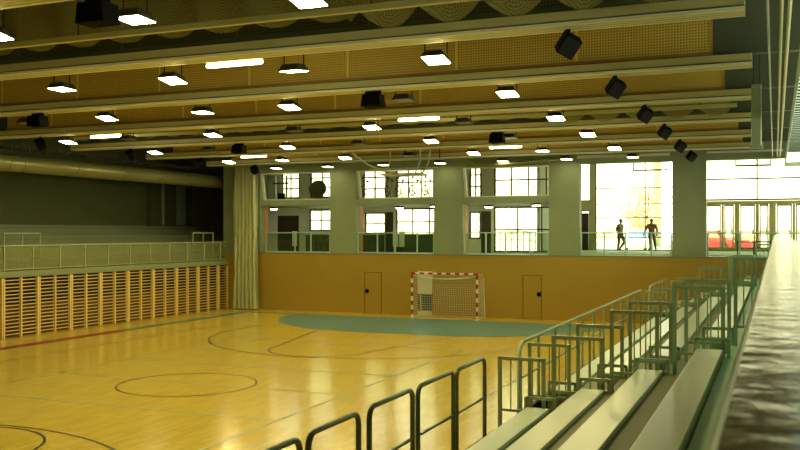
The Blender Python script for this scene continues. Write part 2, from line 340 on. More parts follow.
# ------------------------------------------------------------------ left side : wall, gallery, end wall
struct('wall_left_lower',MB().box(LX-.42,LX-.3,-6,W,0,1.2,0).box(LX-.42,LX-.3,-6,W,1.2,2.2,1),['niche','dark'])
struct('floor_gallery',MB().box(-31.4,LX+.02,-6,W,2.22,2.45).box(-31.4,-26.3,W,GE,2.22,2.45).box(-31.4,LX+.06,-6,W,2.22,2.28),'tier')
t=MB()
for x,z in ((-27.4,2.82),(-28.3,3.24),(-29.2,3.72),(-30.2,4.0),(-30.8,4.22)):
    t.box(-31.4,x,-6,GE,2.45,z-.06,1); t.box(-31.4,x+.06,-6,GE,z-.06,z,0)
struct('gallery_tiers',t,['tier','tier_riser'])
struct('wall_left',MB().box(-31.6,-31.4,-6,GE+.4,0,9.3),'plaster')
e=MB().box(-31.4,-26.3,GE,GE+.4,0,9.3).box(-26.31,-26.2,W+.4,GE+.4,2.2,9.3).box(-31.4,-26.3,W,W+.1,0,2.22)
struct('wall_gallery_end',e,'plaster')
e=MB()
e.box(-31.4,-31.1,39.7,40.5,4.2,9.2,0).box(-31.4,-31.33,41.0,41.14,4.3,6.6,1).box(-31.4,-31.34,42.3,43.1,4.3,6.5,2)
struct('trim_gallery_pier',e,['plaster','cream','pillar'])
mb=MB(); n=60
for i in range(n):
    x0=-31.1+(4.650000000000002)*i/n; x1=-31.1+(4.650000000000002)*(i+1)/n; y0=GE-.12-.05*math.cos(i*PI*.5); y1=GE-.12-.05*math.cos((i+1)*PI*.5)
    mb.quad([(x0,y0,4.25),(x1,y1,4.25),(x1,y1,9.1),(x0,y0,9.1)])
tag(mb.build('divider_curtain','dark_curtain',smooth=False),'dark olive pleated curtain on the end wall of the left gallery','curtain')
# white curtain in the corner
mb=MB(); n=140; R=14
for r in range(R+1):
    z=.04+(7.2-.04)*r/R
    for i in range(n+1):
        u=i/n; pin=1-.06*math.sin(PI*min(1,r/R))
        X=-24.62+(u-.5)*1.34*pin*(1.14-.14*r/R); Y=W-.55+.12*math.sin(u*2*PI*6.5+.5*math.sin(r*.5))+.03*math.sin(u*2*PI*17+r)
        mb.v.append((X,Y,z))
for r in range(R):
    for i in range(n): k=r*(n+1)+i; mb.f.append((k,k+1,k+n+2,k+n+1)); mb.m.append(0)
t=thing('stage_curtain','long white pleated curtain hanging from ceiling to floor in the far left corner','curtain',(-24.5,W-.55,0))
mb.build('drape','curtain',t,smooth=True); MB().tube([(-25.5,W-.55,7.22),(-23.6,W-.55,7.22)],.03).build('curtain_rail','galv',t)
# wall bars
def wall_bars(y0,label,first=None):
    if first: o=copy_tree(first); o.location=(LX,y0,0); o['label']=label; return o
    o=thing('wall_bars',label,'wall bars',(LX,y0,0),0,'wall bars along the left wall')
    for yy in (.045,.86,1.675): MB().box(-.06,.05,yy-.032,yy+.032,0,2.2).build('upright','wood_post',o,local=True)
    for k in range(16):
        z=.12+k*.133
        MB().tube([(-.005,.03,z),(-.005,1.69,z)],.021,6).build('rung','wood',o,local=True,smooth=True)
    return o
wb=None
for k in range(10):
    y=23.0+1.72*k; nm=['nearest','second','third','fourth','fifth','sixth','seventh','eighth','ninth','last'][k]
    lab=f'wooden wall bars unit on the left wall, {nm} '+('counting away from the camera' if 0<k<9 else ('at the left edge of the photo' if k==0 else 'beside the white curtain'))
    if k==9: y=38.48-.005
    if wb is None: wb=wall_bars(y,lab)
    elif k<9: wall_bars(y,lab,wb)
    else:
        o=thing('wall_bars','narrow wooden wall bars unit on the left wall right beside the white curtain','wall bars',(LX,y,0),0,'wall bars along the left wall')
        for yy in (.045,.82): MB().box(-.06,.05,yy-.032,yy+.032,0,2.2).build('upright','wood_post',o,local=True)
        for q in range(16): MB().tube([(-.005,.03,.12+q*.133),(-.005,.83,.12+q*.133)],.021,6).build('rung','wood',o,local=True,smooth=True)
# gallery railing
o=thing('gallery_railing','long glazed steel railing along the front of the left gallery above the wall bars','railing',(LX,30,2.45))
ys=[23.4+1.39*i for i in range(12)]
for y in ys: MB().box(LX-.03,LX+.02,y-.018,y+.018,2.45,3.38).build('post','rail_olive',o)
MB().tube([(LX,22,3.39),(LX,W-.25,3.39)],.028).build('top_rail','rail_olive',o,smooth=True)
MB().box(LX-.02,LX+.01,22,W-.25,2.5,2.53).build('bottom_rail','rail_olive',o)
for a,b in zip([22]+ys,ys+[W-.25]): MB().box(LX-.012,LX-.004,a+.03,b-.03,2.54,3.35).build('glass_panel','left_glass',o)
for (x,y0,y1,z0,lab) in ((-27.6,26.3,28.15,2.82,'small pale stair railing standing on the left gallery near the left photo edge'),(-26.7,37.3,39.05,2.45,'small pale stair railing on the left gallery beside the dark curtain')):
    o=thing('stair_railing',lab,'railing',(x,y0,z0))
    for y in (y0,(y0+y1)/2,y1): MB().box(x-.025,x+.025,y-.025,y+.025,z0,3.86).build('post','rail_olive',o)
    MB().box(x-.03,x+.03,y0-.03,y1+.03,3.82,3.88).build('top_rail','rail_olive',o); MB().box(x-.02,x+.02,y0,y1,3.35,3.39).build('mid_rail','rail_olive',o)
# duct and cable tray
o=thing('ventilation_duct','long round metal ventilation duct hanging above the left gallery','duct',(-27.1,30,6.4))
MB().tube([(-27.1,14,6.54),(-27.1,41.8,6.54)],.33,24).build('pipe','duct',o,smooth=True)
for y in (20,23,25.9,26.6,29.5,32.4,35,37.2):
    MB().tube([(-27.1,y-.03,6.54),(-27.1,y+.03,6.54)],.35,24).build('flange_ring','duct',o,smooth=True)
    MB().tube([(-27.1,y,6.85),(-27.1,y,9.2)],.012,6).build('hanger','cable',o)
mb=MB()
for k in range(150):
    y=14+k*.165; mb.box(-26.62,-26.44,y,y+.1,6.98,7.08)
mb.box(-26.62,-26.44,14,38.8,7.08,7.11)
o=thing('cable_tray','dark toothed cable tray running above the ventilation duct','tray',(-26.53,26,7))
mb.build('tray','cable',o)
for y in (16,22,28,34): MB().tube([(-26.53,y,7.1),(-26.53,y,9.2)],.01,6).build('hanger','cable',o)
# ------------------------------------------------------------------ roof and beams
struct('ceiling',MB().box(-31.6,8.1,-6.2,W+.4,9.2,9.4).box(-31.6,-26.2,W+.4,GE+.4,9.2,9.4),'roof')
struct('wall_back',MB().box(-31.6,8.1,-6.2,-6,0,9.3),'plaster')
mb=MB().box(7.9,8.1,-6,GZ,6.7,9.3)
struct('wall_right',mb,'plaster')
struct('wall_right_lower',MB().box(4.8,5,-6,W,0,FL),'plaster')
struct('floor_right_walkway',MB().box(-.04,7.9,-6,W+.4,FL-.3,FL),'concrete')
BY=[10.05+4.7*k for k in range(-2,7)]
for bi,y in enumerate(BY):
    k=bi-2; net=k in (1,4)
    mb=MB().box(-26.2,2.6,y-.30,y-.06,7.45,9.2,0)                       # concrete web
    mb.box(-26.2,-.42,y-.50,y,7.2,7.25,2).box(-26.2,-.42,y-.44,y-.06,7.25,7.28,3).box(-26.2,-.42,y-.49,y-.01,7.28,7.42,1).box(-26.2,-.42,y-.40,y-.06,7.42,7.45,0)   # flange
    for q in (-.38,-.25,-.12): mb.box(-26.2,-.42,y+q-.03,y+q+.03,7.19,7.2,1)
    struct('ceiling_beam',mb,['concrete','beam','beam_lit','web'])
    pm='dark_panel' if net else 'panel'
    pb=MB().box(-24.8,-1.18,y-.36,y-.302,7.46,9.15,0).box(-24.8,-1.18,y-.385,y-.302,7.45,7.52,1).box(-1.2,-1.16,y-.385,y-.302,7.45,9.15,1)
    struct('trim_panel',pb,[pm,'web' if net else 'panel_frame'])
# divider nets with their rails
for k,lab in ((0,'nearest'),(3,'farther')):
    y=13.3+4.7*k
    o=thing('divider_net',f'gathered cord divider net hanging in scallops below the roof, the {lab} of the two','net',(-13,y,9.2))
    mb=MB(); uv=[]; NX=260; NZ=12
    for r in range(NZ+1):
        for i in range(NX+1):
            X=-25.5+24.3*i/NX; ph=(X/1.06)%1; dip=1-4*(ph-.5)**2
            low=7.44 if X<-6.6 else 7.56
            zb=low-(.0 if X<-6.6 else .30)*dip+(.0 if X>=-6.6 else .14)*(1-dip)
            z=zb+(9.15-zb)*r/NZ
            mb.v.append((X,y+(.22+.14*dip)*(1-r/NZ)-.05,z)); uv.append((X+.25*math.sin(r),(r/NZ)*1.6+.45*dip))
    for r in range(NZ):
        for i in range(NX): q=r*(NX+1)+i; mb.f.append((q,q+1,q+NX+2,q+NX+1)); mb.m.append(0)
    mb.build('net','div_net',o,uv=uv,smooth=True)
    MB().box(-25.6,-1.0,y-.16,y-.06,7.46,7.56).build('rail','beam',o)
    for X in (-24,-18,-12,-6,-2): MB().tube([(X,y-.11,7.55),(X,y-.11,9.2)],.012,6).build('hanger','cable',o)
# ------------------------------------------------------------------ floodlights
def flood(lit,tilt,low=False):
    o=thing('floodlight','x','floodlight')
    T=Matrix.Rotation(math.radians(-tilt),4,'X')
    h=MB(); a,b=.225,.16
    base=[(-a,-a,0),(a,-a,0),(a,a,0),(-a,a,0)]; top=[(-b,-b,.12),(b,-b,.12),(b,b,.12),(-b,b,.12)]
    P=[T@Vector(p) for p in base+top]
    for q in ((0,1,5,4),(1,2,6,5),(2,3,7,6),(3,0,4,7),(4,5,6,7)): h.quad([P[i] for i in q])
    h.box(-.23,.23,-.23,.23,-.015,.012,0,T)
    h.build('housing','housing',o,local=True)
    L=MB().quad([T@Vector(p) for p in ((-.212,-.212,-.02),(-.212,.212,-.02),(.212,.212,-.02),(.212,-.212,-.02))])
    L.build('lens',('lamp_low' if low else 'lamp') if lit else 'off',o,local=True)
    for x in (-.22,.22): MB().tube([(x,0,.08),(x,0,.3),(x,0,2.1)],.014,6).build('hanger_rod','cable',o,local=True)
    return o
protos={}
rows=[(10.95,7.1,{-11.7:1,-8.87:2,-5.95:1}),(15.65,7.1,{-14.7:2,-11.7:1,-8.8:3,-5.8:1}),
 (20.15,7.1,{-20.2:0,-17.3:1,-14.1:2,-11.45:1,-8.3:0,-5.7:1}),(25.0,7.1,{-23.2:1,-20.55:0,-17.1:1,-14.05:0,-11.35:1,-8.4:0,-5.68:1}),
 (29.6,7.1,{-23.0:1,-20.4:0,-16.9:1,-13.95:0,-11.15:1,-8.3:0,-5.66:1}),(34.9,7.1,{-23.0:1,-20.2:2,-17.1:1,-14.1:0,-11.3:1,-8.45:2,-5.66:1}),
 (38.6,7.05,{-22.7:4,-19.85:4,-16.9:4,-14.1:4,-11.15:4,-8.3:4,-5.5:4})]
TILT={0:2,1:10,2:2,3:-6,4:2}
lampspots=[]
for ri,(y,z,cols) in enumerate(rows):
    cs=sorted(cols,reverse=True)
    for ci,x in enumerate(cs):
        st=cols[x]
        if st not in protos: protos[st]=flood(st>0,TILT[st],st==4); o=protos[st]
        else: o=copy_tree(protos[st])
        o.location=(x,y,z)
        rn=['nearest','second','third','fourth','fifth','sixth','farthest'][ri]; cn=['first','second','third','fourth','fifth','sixth','seventh'][ci]
        o['label']=f'{"lit" if st else "unlit"} square floodlight in the {rn} row under the ceiling, {cn} from the right'; o['group']='floodlights under the ceiling'
        if st: lampspots.append((x,y,z))
# fluorescent tubes
tb=None
for (x,y,lab) in ((-10.25,15.75,'long lit fluorescent tube near the camera, largest in the photo'),(-22.3,25.9,'lit fluorescent tube at the far left above the duct'),(-10.05,25.6,'lit fluorescent tube at the middle of the ceiling, above the handball goal'),(-22.0,35.4,'small lit fluorescent tube near the white curtain top'),(-10.1,35.4,'lit fluorescent tube close to the far wall, right of the basketball backstop')):
    if tb is None:
        tb=thing('fluorescent_lamp',lab,'lamp',group='fluorescent tubes'); 
        MB().tube([(-.66,0,0),(-.62,0,0),(.62,0,0),(.66,0,0)],[.036,.046,.046,.036],10).build('tube','tube',tb,local=True,smooth=True)
        MB().box(-.68,.68,-.05,.05,.055,.09).build('batten','beam',tb,local=True)
        for q in (-.5,.5): MB().tube([(q,0,.08),(q,0,1.85)],.01,6).build('hanger_rod','cable',tb,local=True)
        o=tb
    else: o=copy_tree(tb); o['label']=lab
    o.location=(x,y,7.35)
# loudspeakers : hexagonal-sectioned boxes hanging under the beams
def speaker():
    o=thing('hanging_loudspeaker','x','loudspeaker')
    T=Matrix.Rotation(math.radians(20),4,'Z')@Matrix.Rotation(math.radians(28),4,'X')@Matrix.Rotation(math.radians(30),4,'Y')
    b=MB().box(-.15,.15,-.15,.15,-.17,.17,0,T); b.build('cabinet','black',o,local=True,bevel=.02)
    MB().box(-.13,.13,-.162,-.15,-.15,.15,0,T)  .build('grille','tyre',o,local=True)
    MB().box(-.03,.03,-.03,.03,.12,.27).build('bracket','black',o,local=True)
    return o
sp=speaker()
n=0
for side,X,Ys in (('right',-3.1,(14.55,19.25,23.95,28.4,33.3,37.9)),('left',-23.5,(24.0,28.7,33.4,37.9))):
    for i,y in enumerate(Ys):
        o=sp if n==0 else copy_tree(sp); n+=1
        o.location=(X,y,6.94)
        if side=='left': o.rotation_euler=(0,0,math.radians(-56))
        q=['nearest','second','third','fourth','fifth','farthest'][i] if side=='right' else ['nearest','second','third','farthest'][i]
        o['label']=f'black loudspeaker under a beam, {q} in the {side} row of speakers'; o['group']='loudspeakers under the beams'
bx=None
for x,y,lab in ((-8.62,9.85,'black box housing under the nearest beam, at the top left'),(-8.68,19.2,'black box housing under a beam, left of an unlit floodlight'),(-18.9,19.2,'black box housing under a beam at the left, above the duct'),(-18.4,28.6,'small black box housing under a beam near the white curtain'),(-8.45,28.6,'small black box housing under a beam above the right part of goal')):
    if bx is None:
        bx=thing('ceiling_box',lab,'box',group='black boxes under the beams')
        MB().prism([(-.25,-.14),(.25,-.14),(.21,.15),(-.21,.15)],'y',-.18,.18).build('case','black',bx,local=True,bevel=.02)
        MB().box(-.2,.2,-.03,.03,.15,.30).build('bracket','black',bx,local=True); o=bx
    else: o=copy_tree(bx); o['label']=lab
    o.location=(x,y,6.97 if y>12 else 6.9)
# basketball backstop folded up to the ceiling
o=thing('basketball_backstop','folded basketball backboard and steel arms under the ceiling before the far wall','backstop',(-15.3,36.5,9.2))
bx0,bx1=-16.0,-14.2
MB().box(bx0,bx1,36.2,37.2,6.42,6.47).build('backboard','panel_frame',o)
MB().box(bx0-.02,bx1+.02,36.15,37.22,6.385,6.42).build('backboard_frame','rail_white',o)
rg=[(-15.1+.23*math.cos(a*PI/8),36.6+.23*math.sin(a*PI/8),6.34) for a in range(17)]
MB().tube(rg,.012,6,cap=False).tube([(-15.1,36.8,6.34),(-15.1,36.95,6.40)],.015,6).build('ring','goal_red',o)
for X in (bx0+.2,bx1-.2):
    MB().tube([(X,37.1,6.47),(X-.7*(1 if X<-15.1 else -1),36.0,6.85),(X-1.1*(1 if X<-15.1 else -1),35.2,7.3)],.035,8).build('arm','rail_white',o,smooth=True)
    MB().tube([(X,36.3,6.47),(X+.25,36.2,6.95),(X+.25,36.1,9.2)],.03,8).build('strut','rail_white',o,smooth=True)
MB().tube([(-17.6,35.8,7.0),(-12.9,35.8,7.0)],.035,8).build('cross_tube','rail_white',o); MB().tube([(-16.9,36.9,6.72),(-13.6,36.9,6.72)],.03,8).build('cross_tube','rail_white',o)
for X in (-17.4,-13.1): MB().tube([(X,35.8,7.0),(X,35.8,9.2)],.02,6).build('hanger','cable',o)
# pipes along the far lintel
o=thing('wall_duct','pale curved ventilation pipe along the far wall above the third window opening','duct',(-11,39,6.95))
MB().tube([(-12.9,38.95,7.45),(-12.7,38.9,7.1),(-12.3,38.9,6.96),(-11.4,38.9,6.93),(-10.2,38.95,7.0),(-8.2,39.05,7.1)],.075,10).build('pipe','duct',o,smooth=True)
for X in (-11.6,-9.2): MB().box(X-.02,X+.02,38.95,W,6.95,7.05).build('bracket','duct',o)
o=thing('lintel_strip','white strip painting reflected soffit light on the lintel over the two right openings','light_strip',(-4,39.2,7.2))
MB().box(-8.0,-4.1,W-.1,W-.001,7.12,7.24).build('light_strip','goal_white',o); MB().box(-2.6,.3,W-.1,W-.001,7.16,7.24).build('light_strip','goal_white',o)  # white strips imitate light reflected on the soffit above the lintel
# pipes above the right walkway
for x,r,lab,mm in ((-.09,.018,'thin dark conduit under the ceiling, leftmost of three at the right','galv'),(.085,.024,'pale pipe under the ceiling at the right, middle of three','beam'),(.185,.028,'pale pipe under the ceiling at the right, rightmost of three','beam')):
    o=thing('ceiling_pipe',lab,'pipe',(x,20,6.95),0,'pipes under the ceiling at the right')
    MB().tube([(x,5,6.95),(x,W-.002,6.95)],r,8).build('pipe',mm,o,smooth=True)
    for y in BY[1:]: MB().box(x-.01,x+.01,y-.2,y-.14,6.95,7.46).build('clamp','cable',o)
o=thing('hanging_duct','grey vertical sheet metal duct hanging from the ceiling at the right','duct',(-.4,22,9.2))
MB().box(-.5,-.28,21.9,22.12,5.85,7.25).build('shaft','galv',o,bevel=.02); MB().box(-.53,-.25,21.87,22.15,5.8,5.87).build('collar','galv',o); MB().tube([(-.45,22,7.2),(-.45,22,9.2)],.012,6).tube([(-.33,22,7.2),(-.33,22,9.2)],.012,6).build('hanger','cable',o)
# slatted soffit at the right; added glow replaces daylight from above
M['louver']=mat('louver_slat',(84,104,74),.5); M['soffit_light']=emit('daylight_glow',(.86,1.0,.74),1.3)
o=thing('slatted_soffit','slatted pale green ceiling panel at the upper right photo edge','ceiling panel',(1.6,24,6.4))
mb=MB()
for k in range(48): y=12+k*.41; mb.box(.38,3.2,y,y+.17,6.455,6.475)
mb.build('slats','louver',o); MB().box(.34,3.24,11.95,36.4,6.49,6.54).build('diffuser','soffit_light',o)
MB().box(.33,.37,11.9,36.5,6.42,6.56).box(.33,3.24,36.4,36.5,6.34,6.56).build('edge_frame','galv',o)
for y in BY[3:]:
    for X in (.6,3.0): MB().tube([(X,y-.18,6.54),(X,y-.18,7.46)],.012,6).build('hanger','cable',o)
# ------------------------------------------------------------------ handball goal
g=thing('handball_goal','red and white striped handball goal with a net standing before the far wall','goal',(gx,37.75,0))
GX0,GX1=gx-1.54,gx+1.54; GY=37.8
def striped(p0,p1,n,ax):
    mb=MB(); p0=Vector(p0); p1=Vector(p1)
    for i in range(n): mb.bar(p0+(p1-p0)*i/n,p0+(p1-p0)*(i+1)/n,.08,.08,(i+1)%2)
    return mb
for X in (GX0,GX1): striped((X,GY,2.0),(X,GY,0),10,'z').build('post',['goal_white','goal_red'],g)
striped((GX0-.04,GY,2.04),(GX1+.04,GY,2.04),15,'x').build('crossbar',['goal_white','goal_red'],g)
for X in (GX0,GX1): MB().tube([(X,GY,2.02),(X,GY+.75,1.98),(X,GY+.95,1.8),(X,GY+1.15,.04),(X,GY+.0,.04)],.022,8).build('back_bow','goal_white',g,smooth=True)
MB().tube([(GX0,GY+1.15,.04),(GX1,GY+1.15,.04)],.022,8).build('ground_bar','goal_white',g)
mb=MB(); uv=[]; prof=[(.0,1.98),(.45,1.8),(.8,1.78),(.95,1.6),(1.1,.6),(1.13,.05)]
for i in range(31):
    X=GX0+(GX1-GX0)*i/30; sag=.12*(1-(2*i/30-1)**2)
    for j,(yy,z) in enumerate(prof): mb.v.append((X,GY+yy,z-(sag if 0<j<4 else 0))); uv.append((X,[0,.5,.85,1.1,2.1,2.65][j]))
for i in range(30):
    for j in range(5): k=i*6+j; mb.f.append((k,k+6,k+7,k+1)); mb.m.append(0)
for X in (GX0,GX1):
    k=len(mb.v); pts=[(.0,1.98),(.9,1.8),(1.1,.6),(1.13,.05),(0,.05)]
    for yy,z in pts: mb.v.append((X,GY+yy,z)); uv.append((yy,z))
    mb.f.append(tuple(range(k,k+5))); mb.m.append(0)
mb.build('net','net',g,uv=uv)
tp=MB().tube([(GX0+(GX1-GX0)*i/16,GY+.03,1.96-.16*(1-(2*i/16-1)**2)) for i in range(17)],.025,6); tp.build('net_hem','goal_white',g,smooth=True)
o=thing('notice_board','narrow wall board behind the goal, pale upper half and dark green lower half','panel',(-15.0,W,0))
MB().box(-15.5,-14.78,W-.04,W-.002,1.0,2.06).build('upper_sheet','paper',o); MB().box(-15.5,-14.78,W-.035,W-.002,.2,1.0).build('lower_sheet','green_board',o); MB().box(-15.5,-14.78,W-.04,W-.002,.0,.2).build('base_strip','paper',o)
# ------------------------------------------------------------------ railings on the far wall gallery
for i,(a,b) in enumerate(OPEN):
    lab=['first','second','third','fourth','fifth'][i]
    o=thing('window_railing',f'glazed steel railing on the far wall in the {lab} opening from the left','railing',(a,W+.1,FL),0,'railings in the far wall openings')
    xs=[a+.05]+[a+(b-a)*q for q in (.27,.5,.78)]+[b-.05] if i<4 else [a+.05,a+1.3,a+2.6,a+4]
    if i==0: xs=[a+.3,a+1.95,a+2.85,b-.05]
    for X in xs: MB().box(X-.03,X+.03,W+.08,W+.14,FL,FL+1.02).build('post','teal_steel',o)
    MB().tube([(xs[0],W+.11,FL+1.02),(xs[-1],W+.11,FL+1.02)],.03,8).build('top_rail','teal_steel',o)
    MB().box(xs[0],xs[-1],W+.09,W+.13,FL+.06,FL+.1).build('bottom_rail','teal_steel',o)
    for p,q in zip(xs[:-1],xs[1:]): MB().box(p+.04,q-.04,W+.106,W+.114,FL+.1,FL+.98).build('glass_panel','rail_glass',o)
# ------------------------------------------------------------------ bleachers
BX=[-3.72,-2.84,-1.96,-1.09]; BZ=[1.06,1.42,1.78,2.14]; BW=.37
SEC=[(-3,14.28),(15.98,31.1),(33.4,39.0)]; AIS=[(14.46,15.78),(31.3,33.2)]
mb=MB()
mb.box(-4.24,-3.4,-6,W,0,.64,0)
for i in range(4):
    x0=BX[i]-.5; z=BZ[i]-.42
    mb.box(x0,(BX[i+1]-.5) if i<3 else -.04,-6,W,0 if i else 0,z,0)
struct('bleacher_steps',mb,'tread')
struct('floor_bleacher_walkway',MB().box(-.70,-.04,-6,W,1.72,2.02),'walkway')
for si,(a,b) in enumerate(SEC):
    for i in range(4):
        rn=['lowest','second lowest','second highest','highest'][i]
        sn=['nearest the camera','in the middle section beyond the first stair','in the far section by the far wall'][si]
        o=thing('bleacher_bench',f'long grey green bleacher bench, {rn} row, {sn}','bench',(BX[i],a,BZ[i]-.42),0,'bleacher benches')
        MB().box(BX[i],BX[i]+BW,a,b,BZ[i]-.05,BZ[i]).build('seat_plank','bench',o,bevel=.008)
        MB().box(BX[i]+.10,BX[i]+BW+.0,a+.1,b-.1,BZ[i]-.42,BZ[i]-.05).build('support','bench_side',o)
        for ye,s in ((b,1),(a,-1)):
            if ye<0 or ye>38.5: continue
            y=ye+s*.03; gm='teal_steel' if i>1 else 'galv'; u=MB()
            x0,x1=BX[i]-.02,BX[i]+BW+.08
            u.box(x0-.025,x0+.025,y-.025,y+.025,BZ[i]-.42,BZ[i]+.16).box(x1-.025,x1+.025,y-.025,y+.025,BZ[i]-.06 if i<3 else BZ[i]-.12,BZ[i]+.16).box(x0,x1,y-.025,y+.025,BZ[i]+.12,BZ[i]+.17).box(x0,x1,y-.02,y+.02,BZ[i]-.06,BZ[i]-.02)
            u.build('end_guard',gm,o)
# aisle steps
for ai,(a,b) in enumerate(AIS):
    an=['near','far'][ai]
    for i in range(4):
        z=BZ[i]-.42; zt=z+.18 if i<3 else 2.02
        x1=(BX[i+1]-.5) if i<3 else -.70
        rn=['lowest','second','third','top'][i]
        tag(MB().box(x1-.34,x1,a+.35,b-.35,z,zt-(.0 if i<3 else .15)).box(x1-.37,x1,a+.33,b-.33,zt-.03-(.0 if i<3 else .15),zt-(.0 if i<3 else .15)).build('step_block','bench',bevel=.008),f'pale step block in the {an} stair between bleacher sections, {rn} step','step','step blocks in the bleacher stairs')
# aisle barriers
def barrier(x0,x1,y,zb,zt,label,mm,nb=3):
    o=thing('barrier_frame',label,'railing',((x0+x1)/2,y,zb),0,'barrier frames at the bleacher stairs')
    MB().box(x0-.03,x0+.03,y-.025,y+.025,zb,zt).build('post',mm,o); MB().box(x1-.03,x1+.03,y-.025,y+.025,zb+.3,zt).build('post',mm,o)
    MB().box(x0-.03,x1+.03,y-.03,y+.03,zt-.045,zt+.01).build('top_rail',mm,o); MB().box(x0,x1,y-.02,y+.02,zb+.3,zb+.34).build('bottom_rail',mm,o)
    for k in range(nb): X=x0+(x1-x0)*(k+1)/(nb+1); MB().tube([(X,y,zb+.32),(X,y,zt-.03)],.012,6).build('bar',mm,o)
FXL=[-4.07,-3.2,-2.3,-1.38]; FXR=[-3.36,-2.44,-1.63,-.70]; FZ=[1.9,2.27,2.7,3.1]
for (y,pn) in ((14.41,'before the near bleacher stair'),(15.84,'just beyond the near bleacher stair'),(31.24,'before the far bleacher stair'),(33.26,'just beyond the far bleacher stair')):
    for i in range(4):
        k=1.034 if y<15 else 1; barrier(FXL[i]*k,FXR[i]*k,y,BZ[i]-.42,3.9-(3.9-FZ[i])*k,f'steel barrier frame {pn}, {["lowest","second lowest","second highest","highest"][i]} row','galv' if i<3 else 'teal_steel')
barrier(-.6,-.1,15.84,2.02,3.48,'pale teal tall barrier frame on the top walkway beside the wooden parapet','teal_steel',3)
barrier(-.6,-.1,33.26,2.02,3.48,'small distant barrier frame on the top walkway near the far wall','teal_steel',3)
# front rail loops (near section)
def loop(y0,y1,label):
    x=-4.18; r=.13; zb,zt=.64,1.94
    o=thing('rail_loop',label,'railing',(x,(y0+y1)/2,zb),0,'rounded rail loops along the lowest bleacher row')
    pts=[(x,y0,zb),(x,y0,zt-r)]+[(x,y0+r-r*math.cos(t*PI/8),zt-r+r*math.sin(t*PI/8)) for t in range(1,4)]+[(x,y0+r,zt),(x,y1-r,zt)]+[(x,y1-r+r*math.sin(t*PI/8),zt-r+r*math.cos(t*PI/8)) for t in range(1,4)]+[(x,y1,zt-r),(x,y1,zb)]
    MB().tube(pts,.032,10).build('hoop','dark_steel',o,smooth=True)
    MB().tube([(x,y0,1.32),(x,y1,1.32)],.022,8).build('mid_rail','dark_steel',o); MB().box(x-.04,x+.04,y0-.05,y1+.05,zb,zb+.05).build('base_plate','cable',o)
LP=[(3.2,4.55),(4.72,6.02),(6.2,7.55),(7.72,8.86),(9.14,10.44),(10.62,11.98),(12.12,13.46)]
for i,(a,b) in enumerate(LP): 
    if i<2: continue
    loop(a,b,['','','dark steel rail loop at the bottom photo edge, leftmost','dark steel rail loop, second from the left along the lowest row','dark steel rail loop, third from the left along the lowest row','dark steel rail loop, fourth from the left along the lowest row','dark steel rail loop nearest the stair, farthest of the loops'][i])
def longrail(y0,y1,label,step=1.42):
    x=-4.18; zb,zt=.64,1.93
    o=thing('front_railing',label,'railing',(x,y0,zb))
    MB().tube([(x,y0,zb),(x,y0,zt-.25),(x,y0+.07,zt-.09),(x,y0+.25,zt),(x,y1,zt)],.034,10).build('top_rail','bench_side',o,smooth=True)
    MB().tube([(x,y0,1.3),(x,y1,1.3)],.022,8).build('mid_rail','galv',o); MB().box(x-.04,x+.04,y0,y1,zb,zb+.06).build('base_plate','cable',o)
    y=y0+step
    while y<y1+.1: MB().tube([(x,min(y,y1),zb),(x,min(y,y1),zt)],.028,8).build('post','galv',o); y+=step
longrail(15.5,31.1,'long steel front railing along the middle bleacher section'); longrail(33.4,38.9,'short distant front railing along the far bleacher section')
# parapet beside the camera
o=thing('parapet','varnished wooden parapet running from beside the camera to the far wall','parapet',(.1,18,FL))
MB().box(-.034,.27,-1,37.6,3.72,3.78).build('coping','parapet',o,bevel=.004); MB().box(.03,.2,-1,37.5,FL,3.72).build('wall_base','riser',o)
MB().tube([(-.032,-1,3.777),(-.032,37.6,3.777)],.004,8).build('edge_moulding','rail_olive',o)
struct('wall_walkway_side',MB().box(-.04,.03,-6,W,0,FL+.0),'riser')
# dark handrail frames in the lobby by the doors
for X,yy,lab in ((-1.25,44.5,'dark low handrail frame in the lobby, left of two before the glass doors'),(-.55,45.5,'dark low handrail frame in the lobby, right of two before the glass doors')):
    o=thing('handrail_frame',lab,'railing',(X,yy,FL))
    for q in (-.35,.35): MB().box(X+q-.03,X+q+.03,yy-.03,yy+.03,FL,FL+.62).build('post','dframe',o)
    MB().box(X-.38,X+.38,yy-.03,yy+.03,FL+.57,FL+.63).build('top_rail','dframe',o); MB().box(X-.35,X+.35,yy-.02,yy+.02,FL+.3,FL+.34).build('mid_rail','dframe',o)
# fitness room equipment
def bike(x,y,lab,first=None):
    if first: o=copy_tree(first); o.location=(x,y,5.5); o['label']=lab; return o
    o=thing('exercise_bike',lab,'exercise bike',(x,y,5.5),0,'exercise bikes upstairs')
    w=[(-.28+.24*math.cos(a*PI/10),0,.5+.24*math.sin(a*PI/10)) for a in range(21)]
    MB().tube(w,.035,6,cap=False).tube([(-.28,-.03,.5),(-.28,.03,.5)],.05,8).build('flywheel','dframe',o,local=True)
    MB().tube([(-.28,0,.5),(.05,0,.3),(.25,0,.05)],.03,6).tube([(.05,0,.3),(.18,0,.95)],.03,6).tube([(-.28,0,.5),(-.2,0,1.12)],.03,6).box(-.5,.5,-.03,.03,0,.05).box(-.42,-.36,-.2,.2,0,.05).box(.36,.42,-.2,.2,0,.05).tube([(-.28,0,.5),(-.38,0,.04)],.03,6).build('frame','dframe',o,local=True)
    MB().sphere((.2,0,.98),.13,10,6,0,(1.2,.8,.35)).build('saddle','black',o,local=True,smooth=True)
    MB().tube([(-.2,-.22,1.1),(-.2,.22,1.1)],.02,6).box(-.26,-.2,-.1,.1,1.12,1.25).build('handlebar','black',o,local=True)
    return o
fb=None
